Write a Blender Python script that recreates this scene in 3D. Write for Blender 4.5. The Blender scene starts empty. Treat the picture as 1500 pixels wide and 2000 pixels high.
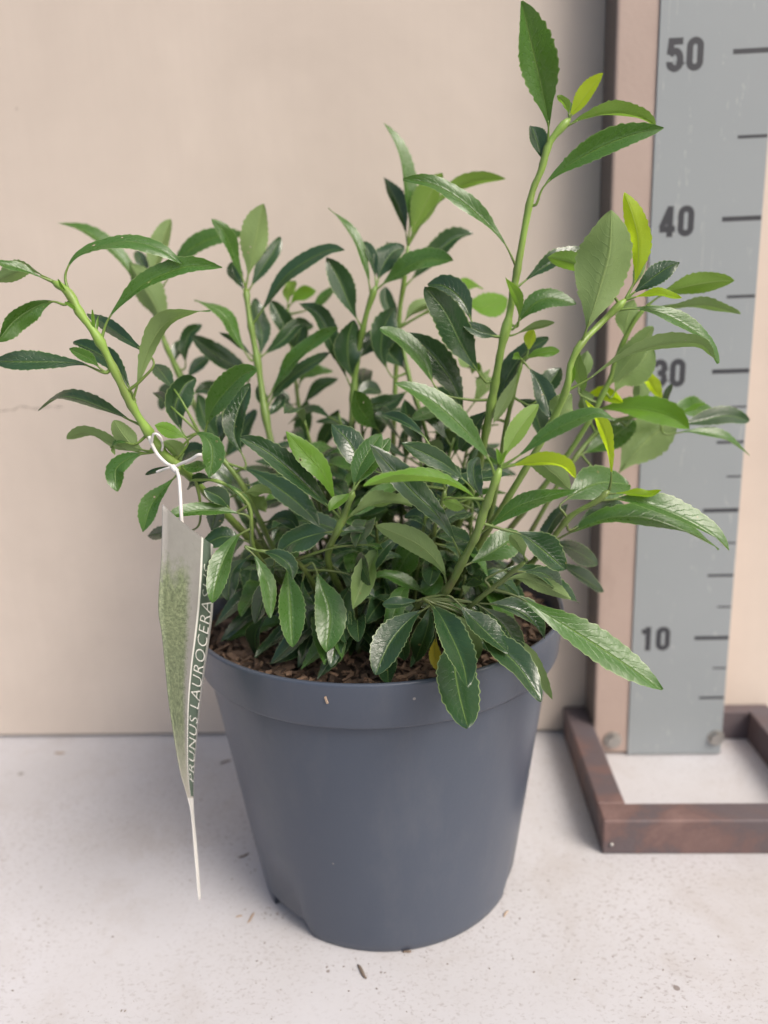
import bpy, bmesh, math, random
import numpy as np
from mathutils import Vector, Matrix

# ------------------------------------------------------------------ camera, sky, sun, exposure
S = bpy.context.scene
COL = S.collection
CM = 0.01
# fitted from the centimetre scale, the pot's circles and the wall line (cm, pot axis at the origin)
POTX, POTY = -18.504, -11.884
CAM = np.array([-15.332 - POTX, -56.896 - POTY, 35.353])
YAW, PITCH, ROLL, FPX = -0.057, 0.255, -0.039, 1550.0
RUL_X, RUL_Y, RUL_W, WALL_Y = -POTX, -POTY, 7.246, 3.613 - POTY


def cam_axes():
    cy, sy, cp, sp = math.cos(YAW), math.sin(YAW), math.cos(PITCH), math.sin(PITCH)
    f = np.array([sy * cp, cy * cp, -sp]); r = np.array([cy, -sy, 0.0]); u = np.cross(r, f)
    cr, sr = math.cos(ROLL), math.sin(ROLL)
    return cr * r + sr * u, -sr * r + cr * u, f


AR, AU, AF = cam_axes()
cam = bpy.data.cameras.new('camera'); camo = bpy.data.objects.new('camera', cam); COL.objects.link(camo)
cam.sensor_fit = 'VERTICAL'; cam.sensor_height = 24.0; cam.sensor_width = 18.0
cam.lens = FPX / 2000 * 24.0
cam.clip_start = 0.01; cam.clip_end = 50
camo.matrix_world = Matrix(((AR[0], AU[0], -AF[0], CAM[0] * CM), (AR[1], AU[1], -AF[1], CAM[1] * CM),
                            (AR[2], AU[2], -AF[2], CAM[2] * CM), (0, 0, 0, 1)))
cam.dof.use_dof = True; cam.dof.focus_distance = 0.365; cam.dof.aperture_fstop = 3.5
S.camera = camo

SUN_EL, SUN_AZ = 45.0, 130.0          # azimuth clockwise from +Y (the wall): right and in front
W = bpy.data.worlds.new('World'); S.world = W; W.use_nodes = True
nt = W.node_tree; nt.nodes.clear()
wo = nt.nodes.new('ShaderNodeOutputWorld'); bg = nt.nodes.new('ShaderNodeBackground')
sky = nt.nodes.new('ShaderNodeTexSky'); sky.sky_type = 'NISHITA'; sky.sun_disc = False
sky.sun_elevation = math.radians(SUN_EL); sky.sun_rotation = math.radians(SUN_AZ)
sky.dust_density = 6.0; sky.air_density = 1.0; sky.ozone_density = 1.0
bg.inputs['Strength'].default_value = 0.135
nt.links.new(sky.outputs[0], bg.inputs[0]); nt.links.new(bg.outputs[0], wo.inputs[0])
sun = bpy.data.lights.new('sun', 'SUN'); suno = bpy.data.objects.new('sun', sun); COL.objects.link(suno)
sun.energy = 1.6; sun.angle = math.radians(28); sun.color = (1.0, 0.962, 0.92)
el, az = math.radians(SUN_EL), math.radians(SUN_AZ)
sd = Vector((math.sin(az) * math.cos(el), math.cos(az) * math.cos(el), math.sin(el)))
suno.rotation_euler = sd.to_track_quat('Z', 'Y').to_euler(); suno.location = sd * 3
S.view_settings.view_transform = 'Standard'; S.view_settings.look = 'None'
S.view_settings.gamma = 1.0; S.view_settings.use_curve_mapping = False
S.view_settings.exposure = 0.42
S.cycles.max_bounces = 8; S.cycles.transparent_max_bounces = 8
S.cycles.use_denoising = True


# ------------------------------------------------------------------ helpers
def ray(px, py):
    d = AF + AR * ((px - 750) / FPX) - AU * ((py - 1000) / FPX)
    return d


def at(px, py, Y):
    d = ray(px, py); t = (Y - CAM[1]) / d[1]
    return CAM + d * t


def at_z(px, py, z):
    d = ray(px, py); t = (z - CAM[2]) / d[2]
    return CAM + d * t


def mesh_obj(name, verts, faces, mats, parent=None, smooth=False, midx=None, uvs=None):
    me = bpy.data.meshes.new(name)
    me.from_pydata([tuple(float(c) * CM for c in v) for v in verts], [], faces)
    for m in (mats if isinstance(mats, (list, tuple)) else [mats]):
        me.materials.append(m)
    if midx is not None:
        me.polygons.foreach_set('material_index', midx)
    if smooth:
        me.polygons.foreach_set('use_smooth', [True] * len(me.polygons))
    if uvs is not None:
        uvl = me.uv_layers.new(name='UVMap')
        for lp in me.loops:
            uvl.data[lp.index].uv = uvs[lp.vertex_index]
    me.update()
    o = bpy.data.objects.new(name, me); COL.objects.link(o)
    if parent is not None:
        o.parent = parent
    return o


def bm_obj(name, bm, mats, parent=None, smooth=False):
    bmesh.ops.scale(bm, vec=(CM, CM, CM), verts=bm.verts)
    me = bpy.data.meshes.new(name); bm.to_mesh(me); bm.free()
    for m in (mats if isinstance(mats, (list, tuple)) else [mats]):
        me.materials.append(m)
    if smooth:
        me.polygons.foreach_set('use_smooth', [True] * len(me.polygons))
    o = bpy.data.objects.new(name, me); COL.objects.link(o)
    if parent is not None:
        o.parent = parent
    return o


def empty(name):
    o = bpy.data.objects.new(name, None); COL.objects.link(o); o.empty_display_size = 0.02
    return o


def tag(o, label=None, cat=None, group=None, kind=None):
    if label: o['label'] = label
    if cat: o['category'] = cat
    if group: o['group'] = group
    if kind: o['kind'] = kind
    return o


def bm_box(bm, x0, x1, y0, y1, z0, z1, bevel=0.0, seg=2):
    vs = [bm.verts.new((x, y, z)) for x in (x0, x1) for y in (y0, y1) for z in (z0, z1)]
    q = [(0, 1, 3, 2), (4, 6, 7, 5), (0, 4, 5, 1), (2, 3, 7, 6), (0, 2, 6, 4), (1, 5, 7, 3)]
    fs = [bm.faces.new([vs[i] for i in f]) for f in q]
    if bevel:
        ed = list({e for f in fs for e in f.edges})
        bmesh.ops.bevel(bm, geom=ed, offset=bevel, segments=seg, affect='EDGES', profile=0.5)
    return fs


def catmull(pts, n):
    P = [np.asarray(p, float) for p in pts]
    if len(P) == 2:
        return np.array([P[0] + (P[1] - P[0]) * t for t in np.linspace(0, 1, n)])
    Q = [2 * P[0] - P[1]] + P + [2 * P[-1] - P[-2]]
    dense = []
    for i in range(1, len(Q) - 2):
        p0, p1, p2, p3 = Q[i - 1:i + 3]
        for t in np.linspace(0, 1, 14, endpoint=False):
            dense.append(.5 * ((2 * p1) + (-p0 + p2) * t + (2 * p0 - 5 * p1 + 4 * p2 - p3) * t * t + (-p0 + 3 * p1 - 3 * p2 + p3) * t ** 3))
    dense.append(P[-1]); dense = np.array(dense)
    L = np.concatenate([[0], np.cumsum(np.linalg.norm(np.diff(dense, axis=0), axis=1))])
    s = np.linspace(0, L[-1], n)
    return np.stack([np.interp(s, L, dense[:, k]) for k in range(dense.shape[1])], 1)


def tube_geo(path, radii, sides=8, cap=True):
    path = np.asarray(path); n = len(path)
    T = np.gradient(path, axis=0); T /= np.linalg.norm(T, axis=1)[:, None] + 1e-12
    ref = np.array([0.3, -1, 0.2]); V = []; F = []
    for i in range(n):
        a = np.cross(T[i], ref); a /= np.linalg.norm(a); b = np.cross(T[i], a)
        for k in range(sides):
            th = 2 * math.pi * k / sides
            V.append(path[i] + radii[i] * (math.cos(th) * a + math.sin(th) * b))
    for i in range(n - 1):
        for k in range(sides):
            k2 = (k + 1) % sides
            F.append((i * sides + k, (i + 1) * sides + k, (i + 1) * sides + k2, i * sides + k2))
    if cap:
        F.append(tuple(range(sides))); F.append(tuple((n - 1) * sides + k for k in reversed(range(sides))))
    return V, F


# ------------------------------------------------------------------ materials
class NT:
    def __init__(self, name):
        self.m = bpy.data.materials.new(name); self.m.use_nodes = True
        self.t = self.m.node_tree; self.t.nodes.clear()
        self.out = self.n('ShaderNodeOutputMaterial')

    def n(self, typ, **kw):
        nd = self.t.nodes.new(typ)
        for k, v in kw.items():
            if k in nd.inputs.keys():
                nd.inputs[k].default_value = v
            else:
                setattr(nd, k, v)
        return nd

    def l(self, a, b):
        self.t.links.new(a, b)

    def val(self, x, sock):
        if hasattr(x, 'is_linked') or hasattr(x, 'links'):
            self.l(x, sock)
        else:
            sock.default_value = x

    def math(self, op, a, b=0.0, c=0.0, clamp=False):
        nd = self.n('ShaderNodeMath', operation=op); nd.use_clamp = clamp
        self.val(a, nd.inputs[0]); self.val(b, nd.inputs[1]); self.val(c, nd.inputs[2])
        return nd.outputs[0]

    def mix(self, fac, a, b, blend='MIX'):
        nd = self.n('ShaderNodeMix', data_type='RGBA', blend_type=blend)
        self.val(fac, nd.inputs[0])
        self.val(a if not isinstance(a, tuple) else (*a, 1)[:4], nd.inputs[6])
        self.val(b if not isinstance(b, tuple) else (*b, 1)[:4], nd.inputs[7])
        return nd.outputs[2]

    def ramp(self, fac, stops):
        nd = self.n('ShaderNodeValToRGB'); cr = nd.color_ramp
        while len(cr.elements) < len(stops):
            cr.elements.new(0.5)
        for e, (p, c) in zip(cr.elements, stops):
            e.position = p; e.color = (*c, 1)[:4] if isinstance(c, tuple) else (c, c, c, 1)
        self.val(fac, nd.inputs[0]); return nd.outputs[0]

    def noise(self, vec, scale, detail=4.0, rough=0.55, dist=0.0):
        nd = self.n('ShaderNodeTexNoise', Scale=scale, Detail=detail, Roughness=rough, Distortion=dist)
        if vec is not None: self.l(vec, nd.inputs['Vector'])
        return nd.outputs[0]

    def mapping(self, vec, scale=(1, 1, 1), loc=(0, 0, 0), rot=(0, 0, 0)):
        nd = self.n('ShaderNodeMapping'); nd.inputs['Scale'].default_value = scale
        nd.inputs['Location'].default_value = loc; nd.inputs['Rotation'].default_value = rot
        self.l(vec, nd.inputs['Vector']); return nd.outputs[0]

    def obj(self):
        return self.n('ShaderNodeTexCoord').outputs['Object']

    def bump(self, h, strength=0.2, dist=0.001):
        nd = self.n('ShaderNodeBump', Strength=strength, Distance=dist)
        self.l(h, nd.inputs['Height']); return nd.outputs[0]

    def bsdf(self, col, rough=0.5, normal=None, **kw):
        nd = self.n('ShaderNodeBsdfPrincipled')
        self.val(col if not isinstance(col, tuple) else (*col, 1)[:4], nd.inputs['Base Color'])
        self.val(rough, nd.inputs['Roughness'])
        if normal is not None: self.l(normal, nd.inputs['Normal'])
        for k, v in kw.items():
            self.val(v, nd.inputs[k.replace('_', ' ')])
        return nd.outputs[0]

    def done(self, sh):
        self.l(sh, self.out.inputs['Surface']); return self.m


def mat_wall():
    t = NT('painted_wall'); o = t.obj()
    big = t.ramp(t.noise(o, 4.0, 5.0, 0.65, 0.5), [(0.32, 0.0), (0.68, 1.0)])
    streak = t.noise(t.mapping(o, (60, 1, 3)), 3.0, 3.0, 0.6)
    c = t.mix(big, (0.525, 0.455, 0.394), (0.62, 0.542, 0.472))
    c = t.mix(t.math('MULTIPLY', streak, 0.25), c, (0.47, 0.405, 0.355))
    spots = t.math('GREATER_THAN', t.noise(o, 55.0, 2.0, 0.5), 0.80)
    c = t.mix(t.math('MULTIPLY', spots, 0.35), c, (0.30, 0.24, 0.20))
    fine = t.noise(o, 900.0, 2.0)
    h = t.math('ADD', t.math('MULTIPLY', fine, 0.25), t.math('MULTIPLY', streak, 0.5))
    return t.done(t.bsdf(c, 0.62, t.bump(h, 0.12, 0.0008)))


def mat_floor():
    t = NT('painted_floor_board'); o = t.obj()
    big = t.noise(o, 6.0, 5.0, 0.6)
    c = t.mix(t.ramp(big, [(0.3, 0.0), (0.75, 1.0)]), (0.545, 0.543, 0.565), (0.475, 0.462, 0.462))
    dirt = t.ramp(t.noise(o, 14.0, 6.0, 0.7, 0.4), [(0.52, 0.0), (0.72, 1.0)])
    c = t.mix(t.math('MULTIPLY', dirt, 0.35), c, (0.36, 0.315, 0.275))
    fl1 = t.noise(t.mapping(o, (1, 1.5, 1), rot=(0, 0, .5)), 330.0, 4.0, 0.72, 0.6)
    dot = t.ramp(fl1, [(0.565, 0.0), (0.62, 1.0)])
    patch = t.ramp(t.noise(o, 9.0, 3.0), [(0.38, 0.15), (0.62, 1.0)])
    c = t.mix(t.math('MULTIPLY', t.math('MULTIPLY', dot, patch), 0.62), c, (0.25, 0.215, 0.20))
    sp2 = t.n('ShaderNodeTexVoronoi', Scale=70.0); t.l(o, sp2.inputs['Vector'])
    cell2 = t.n('ShaderNodeSeparateColor'); t.l(sp2.outputs['Color'], cell2.inputs[0])
    dot2 = t.math('MULTIPLY', t.math('GREATER_THAN', cell2.outputs[0], 0.9), t.math('LESS_THAN', sp2.outputs['Distance'], t.math('MULTIPLY', cell2.outputs[1], 0.16)))
    gr = t.noise(o, 160.0, 5.0, .75)
    c = t.mix(t.ramp(gr, [(0.55, 0.0), (0.75, .35)]), c, (0.36, 0.33, 0.32))
    c = t.mix(t.math('MULTIPLY', dot2, 0.75), c, (0.16, 0.12, 0.10))
    h = t.math('ADD', t.noise(o, 350.0, 3.0), t.math('MULTIPLY', dot, 0.5))
    return t.done(t.bsdf(c, 0.55, t.bump(h, 0.15, 0.0006)))


def mat_pot():
    t = NT('grey_plastic'); o = t.obj()
    n = t.noise(o, 18.0, 5.0, 0.6)
    c = t.mix(n, (0.049, 0.062, 0.090), (0.063, 0.077, 0.107))
    dust = t.ramp(t.noise(t.mapping(o, (1, 1, .35)), 26.0, 6.0, .7), [(0.5, 0.0), (0.8, 1.0)])
    c = t.mix(t.math('MULTIPLY', dust, 0.20), c, (0.17, 0.17, 0.175))
    sp = t.n('ShaderNodeTexVoronoi', Scale=85.0); t.l(o, sp.inputs['Vector'])
    cell = t.n('ShaderNodeSeparateColor'); t.l(sp.outputs['Color'], cell.inputs[0])
    dot = t.math('MULTIPLY', t.math('GREATER_THAN', cell.outputs[0], 0.93), t.math('LESS_THAN', sp.outputs['Distance'], t.math('MULTIPLY', cell.outputs[1], 0.07)))
    c = t.mix(t.math('MULTIPLY', dot, 0.5), c, (0.42, 0.38, 0.34))
    r = t.math('ADD', 0.30, t.math('MULTIPLY', n, 0.12))
    h = t.math('ADD', t.noise(o, 600.0, 2.0), t.math('MULTIPLY', t.noise(t.mapping(o, (1, 1, 8)), 12.0, 2.0), 1.2))
    return t.done(t.bsdf(c, r, t.bump(h, 0.05, 0.001), Specular_IOR_Level=0.5))


def mat_soil(name, a, b):
    t = NT(name); o = t.obj(); oi = t.n('ShaderNodeNewGeometry')
    c = t.mix(oi.outputs['Random Per Island'], a, b)
    c = t.mix(t.noise(o, 300.0, 4.0), c, (0.02, 0.012, 0.008), 'MIX') if name == 'soil_bed' else t.mix(t.math('MULTIPLY', t.noise(t.mapping(o, (1, 4, 1)), 260.0, 4.0), .6), c, (0.045, 0.028, 0.018))
    return t.done(t.bsdf(c, 0.9, t.bump(t.noise(o, 700.0, 4.0), 0.5, 0.001)))


def mat_rust():
    t = NT('rusty_steel'); o = t.obj()
    n = t.noise(o, 16.0, 6.0, 0.65, 0.6); n2 = t.noise(o, 90.0, 5.0, 0.7)
    c = t.ramp(n, [(0.36, (0.105, 0.093, 0.106)), (0.50, (0.112, 0.087, 0.092)), (0.58, (0.165, 0.098, 0.088)), (0.74, (0.265, 0.165, 0.145))])
    c = t.mix(t.math('MULTIPLY', n2, 0.5), c, (0.112, 0.083, 0.083))
    return t.done(t.bsdf(c, t.math('ADD', 0.5, t.math('MULTIPLY', n2, 0.3)), t.bump(n2, 0.35, 0.0015), Metallic=0.15))


def mat_board():
    t = NT('brown_painted_post'); o = t.obj()
    n = t.noise(o, 22.0, 6.0, 0.65)
    c = t.mix(n, (0.345, 0.262, 0.225), (0.44, 0.345, 0.30))
    edge = t.ramp(t.noise(t.mapping(o, (1, 1, .3)), 30.0, 5.0, .7), [(0.55, 0.0), (0.75, 1.0)])
    c = t.mix(t.math('MULTIPLY', edge, 0.45), c, (0.26, 0.19, 0.155))
    return t.done(t.bsdf(c, 0.6, t.bump(t.noise(o, 250.0, 4.0), 0.15, 0.001)))


def mat_shaded_side():
    t = NT('post_shaded_side'); o = t.obj()  # board's left side: its shade is painted in as a darker colour
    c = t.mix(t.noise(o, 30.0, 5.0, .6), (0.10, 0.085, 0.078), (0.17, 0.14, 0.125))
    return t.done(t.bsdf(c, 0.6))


def mat_plate():
    t = NT('grey_scale_plate'); o = t.obj()
    n = t.noise(o, 9.0, 5.0, 0.6)
    c = t.mix(n, (0.250, 0.276, 0.290), (0.295, 0.322, 0.334))
    scr = t.noise(t.mapping(o, (1, 1, 1), rot=(0, .7, 0)), 40.0, 8.0, .8, 2.0)
    sc = t.ramp(t.noise(t.mapping(o, (16, 1, 2), rot=(0, .5, 0)), 9.0, 4.0, .75, 1.5), [(0.62, 0.0), (0.655, 1.0), (0.69, 0.0)])
    c = t.mix(t.math('MULTIPLY', sc, 0.45), c, (0.55, 0.55, 0.53))
    stain = t.ramp(t.noise(o, 5.0, 5.0, .7), [(0.6, 0.0), (0.8, 1.0)])
    c = t.mix(t.math('MULTIPLY', stain, 0.3), c, (0.30, 0.27, 0.24))
    return t.done(t.bsdf(c, t.math('ADD', .42, t.math('MULTIPLY', scr, .15)), t.bump(scr, 0.05, 0.0005)))


def mat_plain(name, col, rough=0.5, **kw):
    t = NT(name); o = t.obj()
    n = t.noise(o, 120.0, 4.0, .6)
    c = t.mix(n, tuple(v * 0.85 for v in col), tuple(min(1, v * 1.12) for v in col))
    return t.done(t.bsdf(c, rough, **kw))


def mat_stem(name='green_stem', top=(0.140, 0.235, 0.042)):
    t = NT(name); o = t.obj()
    n = t.noise(t.mapping(o, (1, 1, .2)), 120.0, 3.0)
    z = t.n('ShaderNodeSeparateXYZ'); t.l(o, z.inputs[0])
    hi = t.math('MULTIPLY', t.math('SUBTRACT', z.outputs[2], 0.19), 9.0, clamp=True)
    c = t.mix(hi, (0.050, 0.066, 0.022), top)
    c = t.mix(t.ramp(n, [(.42, 0.0), (.72, .6)]), c, (0.10, 0.115, 0.035))
    c = t.mix(t.ramp(t.noise(o, 70.0, 5.0, .7), [(.6, 0.0), (.75, .55)]), c, (0.13, 0.075, 0.035))
    return t.done(t.bsdf(c, 0.42, Subsurface_Weight=0.0))


def mat_leaf(name, up, un, trans, gloss, holes=False, yellow=0.0):
    t = NT(name)
    uv = t.n('ShaderNodeUVMap'); uv.uv_map = 'UVMap'
    sx = t.n('ShaderNodeSeparateXYZ'); t.l(uv.outputs[0], sx.inputs[0])
    oi = t.n('ShaderNodeObjectInfo'); geo = t.n('ShaderNodeNewGeometry')
    rnd = oi.outputs['Random']
    u = t.math('ABSOLUTE', t.math('SUBTRACT', t.math('MULTIPLY', sx.outputs[0], 2.0), 1.0))
    s = sx.outputs[1]
    # side veins: lines leaving the midrib at an angle, waving a little
    wob = t.noise(uv.outputs[0], 9.0, 2.0)
    ph = t.math('ADD', t.math('MULTIPLY', s, 13.0), t.math('ADD', t.math('MULTIPLY', u, -2.3), t.math('MULTIPLY', wob, 0.9)))
    fr = t.math('ABSOLUTE', t.math('SUBTRACT', t.math('FRACT', ph), 0.5))
    vein = t.math('MULTIPLY', t.math('SUBTRACT', 1.0, t.math('MULTIPLY', fr, 11.0), clamp=True), t.math('SUBTRACT', 1.0, u))
    vein = t.math('MAXIMUM', vein, 0.0)
    rib = t.math('SUBTRACT', 1.0, t.math('MULTIPLY', u, 13.0), clamp=True)
    obj = t.n('ShaderNodeTexCoord').outputs['Object']
    blot = t.noise(obj, 55.0, 5.0, 0.6)
    fine = t.noise(obj, 420.0, 3.0, 0.6)
    upc = t.mix(blot, tuple(c * 0.72 for c in up), tuple(c * 1.3 for c in up))
    upc = t.mix(t.math('MULTIPLY', rnd, 0.35), upc, tuple((c * 1.5 + .01) for c in up))
    upc = t.mix(t.math('MULTIPLY', vein, 0.12), upc, (0.14, 0.24, 0.07))
    upc = t.mix(t.math('MULTIPLY', rib, 0.55), upc, (0.20, 0.32, 0.085))
    unc = t.mix(blot, tuple(c * 0.85 for c in un), tuple(c * 1.15 for c in un))
    unc = t.mix(t.math('MULTIPLY', vein, 0.20), unc, tuple(c * 0.6 for c in un))
    unc = t.mix(t.math('MULTIPLY', rib, 0.6), unc, (0.30, 0.40, 0.14))
    c = t.mix(geo.outputs['Backfacing'], upc, unc)
    edge = t.math('MULTIPLY', t.math('GREATER_THAN', u, 0.945), 0.55)
    c = t.mix(edge, c, (0.27, 0.36, 0.15))
    # small brown scars
    vo = t.n('ShaderNodeTexVoronoi', Scale=5.0); vo.voronoi_dimensions = '3D'
    comb = t.n('ShaderNodeCombineXYZ')
    t.l(t.math('MULTIPLY', sx.outputs[0], 0.45), comb.inputs[0]); t.l(t.math('MULTIPLY', s, 1.7), comb.inputs[1]); t.l(t.math('MULTIPLY', rnd, 37.0), comb.inputs[2])
    t.l(comb.outputs[0], vo.inputs['Vector'])
    vc = t.n('ShaderNodeSeparateColor'); t.l(vo.outputs['Color'], vc.inputs[0])
    pick = t.math('GREATER_THAN', vc.outputs[0], 0.62 if holes else 0.88)
    rad = t.math('ADD', 0.03, t.math('MULTIPLY', t.math('MULTIPLY', vc.outputs[1], vc.outputs[1]), 0.14))
    wd = t.math('ADD', vo.outputs['Distance'], t.math('MULTIPLY', t.math('SUBTRACT', fine, .5), 0.05))
    ring = t.math('MULTIPLY', pick, t.math('LESS_THAN', wd, rad))
    hole = t.math('MULTIPLY', pick, t.math('LESS_THAN', wd, t.math('MULTIPLY', rad, 0.62)))
    c = t.mix(t.math('MULTIPLY', ring, 0.8), c, (0.24, 0.20, 0.075))
    h = t.math('ADD', t.math('MULTIPLY', vein, -0.32), t.math('ADD', t.math('MULTIPLY', rib, -1.2), t.math('ADD', t.math('MULTIPLY', blot, 0.9), t.math('MULTIPLY', fine, 0.35))))
    nb = t.bump(h, 0.45, 0.0009)
    rough = t.mix(geo.outputs['Backfacing'], (gloss, gloss, gloss), (0.62, 0.62, 0.62))
    rs = t.n('ShaderNodeSeparateColor'); t.l(rough, rs.inputs[0])
    rg = t.math('ADD', rs.outputs[0], t.math('MULTIPLY', t.math('SUBTRACT', fine, .5), 0.18))
    pb = t.bsdf(c, rg, nb, Specular_IOR_Level=0.62)
    tr = t.n('ShaderNodeBsdfTranslucent'); tc = t.mix(0.65, c, tuple((up[0] * 1.6 + .09 + yellow, up[1] * 1.5 + .16 + yellow * .9, up[2] * .8 + .005)))
    t.l(tc, tr.inputs['Color']); t.l(nb, tr.inputs['Normal'])
    ms = t.n('ShaderNodeMixShader', Fac=trans); t.l(pb, ms.inputs[1]); t.l(tr.outputs[0], ms.inputs[2])
    out = ms.outputs[0]
    if holes:
        tp = t.n('ShaderNodeBsdfTransparent'); m2 = t.n('ShaderNodeMixShader')
        t.l(hole, m2.inputs[0]); t.l(out, m2.inputs[1]); t.l(tp.outputs[0], m2.inputs[2]); out = m2.outputs[0]
    return t.done(out)


def mat_card():
    t = NT('printed_label_card'); uv = t.n('ShaderNodeUVMap'); uv.uv_map = 'UVMap'
    sx = t.n('ShaderNodeSeparateXYZ'); t.l(uv.outputs[0], sx.inputs[0]); h, v = sx.outputs[0], sx.outputs[1]
    bl = t.noise(t.mapping(uv.outputs[0], (3, 12, 1)), 2.0, 6.0, 0.75)
    fo = t.noise(t.mapping(uv.outputs[0], (4, 22, 1)), 3.4, 8.0, 0.86)
    hed = t.ramp(fo, [(0.36, (0.060, 0.080, 0.050)), (0.5, (0.165, 0.200, 0.120)), (0.64, (0.33, 0.375, 0.235))])
    skyc = t.mix(bl, (0.22, 0.212, 0.205), (0.32, 0.318, 0.305))
    # a clipped hedge against grey ground
    right = t.math('SUBTRACT', 0.62, t.math('MULTIPLY', v, 0.08))
    e1 = t.math('SUBTRACT', right, t.math('ADD', h, t.math('MULTIPLY', t.math('SUBTRACT', fo, .5), .45)))
    e2 = t.math('SUBTRACT', v, t.math('ADD', 0.10, t.math('MULTIPLY', t.math('SUBTRACT', bl, .5), .22)))
    inside = t.math('MULTIPLY', t.math('MULTIPLY', e1, 9.0, clamp=True), t.math('MULTIPLY', e2, 14.0, clamp=True))
    c = t.mix(inside, skyc, hed)
    spk = t.math('MULTIPLY', t.math('GREATER_THAN', fo, 0.62), 0.35)
    c = t.mix(spk, c, (0.12, 0.17, 0.09))
    low = t.ramp(v, [(0.58, 0.0), (0.74, 1.0)])
    c = t.mix(t.math('MULTIPLY', low, 0.85), c, (0.50, 0.47, 0.43))
    hb = t.math('SUBTRACT', 0.80, t.math('MULTIPLY', v, 0.28))
    band = t.math('MULTIPLY', t.math('GREATER_THAN', h, hb), t.math('LESS_THAN', v, 0.74))
    c = t.mix(band, c, t.mix(bl, (0.085, 0.120, 0.090), (0.125, 0.165, 0.130)))
    line = t.math('MULTIPLY', t.math('LESS_THAN', t.math('ABSOLUTE', t.math('SUBTRACT', h, hb)), 0.018), t.math('LESS_THAN', v, 0.74))
    c = t.mix(line, c, (0.72, 0.72, 0.68))
    rim = t.math('GREATER_THAN', t.math('MAXIMUM', h, t.math('MULTIPLY', v, 1.28)), 0.955)
    c = t.mix(rim, c, (0.74, 0.73, 0.70))
    geo = t.n('ShaderNodeNewGeometry')
    pb = t.bsdf(c, 0.34, Specular_IOR_Level=0.45)
    return t.done(pb)


M_WALL, M_FLOOR, M_POT = mat_wall(), mat_floor(), mat_pot()
M_BED = mat_soil('soil_bed', (0.035, 0.022, 0.015), (0.06, 0.038, 0.026))
M_BARK = mat_soil('bark_chips', (0.032, 0.020, 0.014), (0.27, 0.172, 0.115))
M_RUST, M_BOARD, M_SIDE, M_PLATE = mat_rust(), mat_board(), mat_shaded_side(), mat_plate()
M_INK = mat_plain('dark_grey_print', (0.035, 0.037, 0.045), 0.5)
M_BOLT = mat_plain('zinc_bolt', (0.40, 0.39, 0.37), 0.28, Metallic=0.8)
M_CARD = mat_card()
M_WHITE = mat_plain('white_print', (0.74, 0.74, 0.70), 0.45)
M_TIE = mat_plain('white_plastic_tie', (0.68, 0.66, 0.63), 0.4)
M_CRACK = mat_plain('crack_shadow', (0.22, 0.19, 0.165), 0.9)
M_STEM = mat_stem(); M_YOUNG = mat_stem('young_green_stem', (0.225, 0.360, 0.070))
M_TWIG = mat_plain('dry_twig', (0.17, 0.13, 0.10), 0.85)
M_TWIG2 = mat_plain('pale_bark_scrap', (0.36, 0.27, 0.20), 0.85)
LEAF = {
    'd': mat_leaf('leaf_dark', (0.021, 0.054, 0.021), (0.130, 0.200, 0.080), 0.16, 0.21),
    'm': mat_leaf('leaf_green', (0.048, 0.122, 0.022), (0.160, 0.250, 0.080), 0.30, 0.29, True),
    'p': mat_leaf('leaf_pale_backed', (0.050, 0.120, 0.027), (0.205, 0.300, 0.112), 0.34, 0.34, True),
    'b': mat_leaf('leaf_young', (0.100, 0.225, 0.020), (0.190, 0.320, 0.065), 0.44, 0.38, True),
    'y': mat_leaf('leaf_lime', (0.240, 0.400, 0.016), (0.370, 0.520, 0.040), 0.62, 0.40, False, 0.22),
    'w': mat_leaf('leaf_withered_yellow', (0.42, 0.36, 0.03), (0.45, 0.40, 0.06), 0.35, 0.45),
}

# ------------------------------------------------------------------ setting: floor and wall
bm = bmesh.new(); bm_box(bm, -95, 95, -75, WALL_Y + 4.2, -3, 0)
tag(bm_obj('floor', bm, M_FLOOR), kind='structure')
bm = bmesh.new(); bm_box(bm, -95, 95, WALL_Y, WALL_Y + 4, 0.28, 95)
wall = tag(bm_obj('wall', bm, M_WALL), kind='structure')
rg = random.Random(5)
pts = []
for i in range(16):
    x = -20 + i * 9.5
    p = at(x, 801 - 0.06 * max(0, x) + rg.uniform(-1.8, 1.8) - (4 if 30 < x < 60 else 0), WALL_Y); p[1] = WALL_Y - 0.005; pts.append(p)
V, F = tube_geo(catmull(pts, 60), [0.022 + 0.012 * math.sin(i * .7) for i in range(60)], 5)
mesh_obj('hairline_crack', V, F, M_CRACK, wall)


# ------------------------------------------------------------------ measuring stand
stand = tag(empty('measuring_stand'), 'grey centimetre scale board on a rusty square-tube foot against the wall', 'measuring stand')
PX0 = RUL_X - 2.72
bm = bmesh.new(); bm_box(bm, PX0, RUL_X + RUL_W + 0.02, RUL_Y + 0.12, WALL_Y - 0.05, 0.12, 68, 0.30, 4)
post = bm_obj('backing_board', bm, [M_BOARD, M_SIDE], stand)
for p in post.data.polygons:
    if p.normal.x < -0.8: p.material_index = 1  # left-facing side takes the painted-in shade
post['label'] = 'brown painted backing board with shade coloured onto its left side face'
bm = bmesh.new(); bm_box(bm, RUL_X, RUL_X + RUL_W, RUL_Y, RUL_Y + 0.118, 0.12, 68, 0.03, 1)
plate = bm_obj('scale_plate', bm, M_PLATE, stand); plate['label'] = 'blue-grey scratched plate with dark printed centimetre marks'


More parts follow.
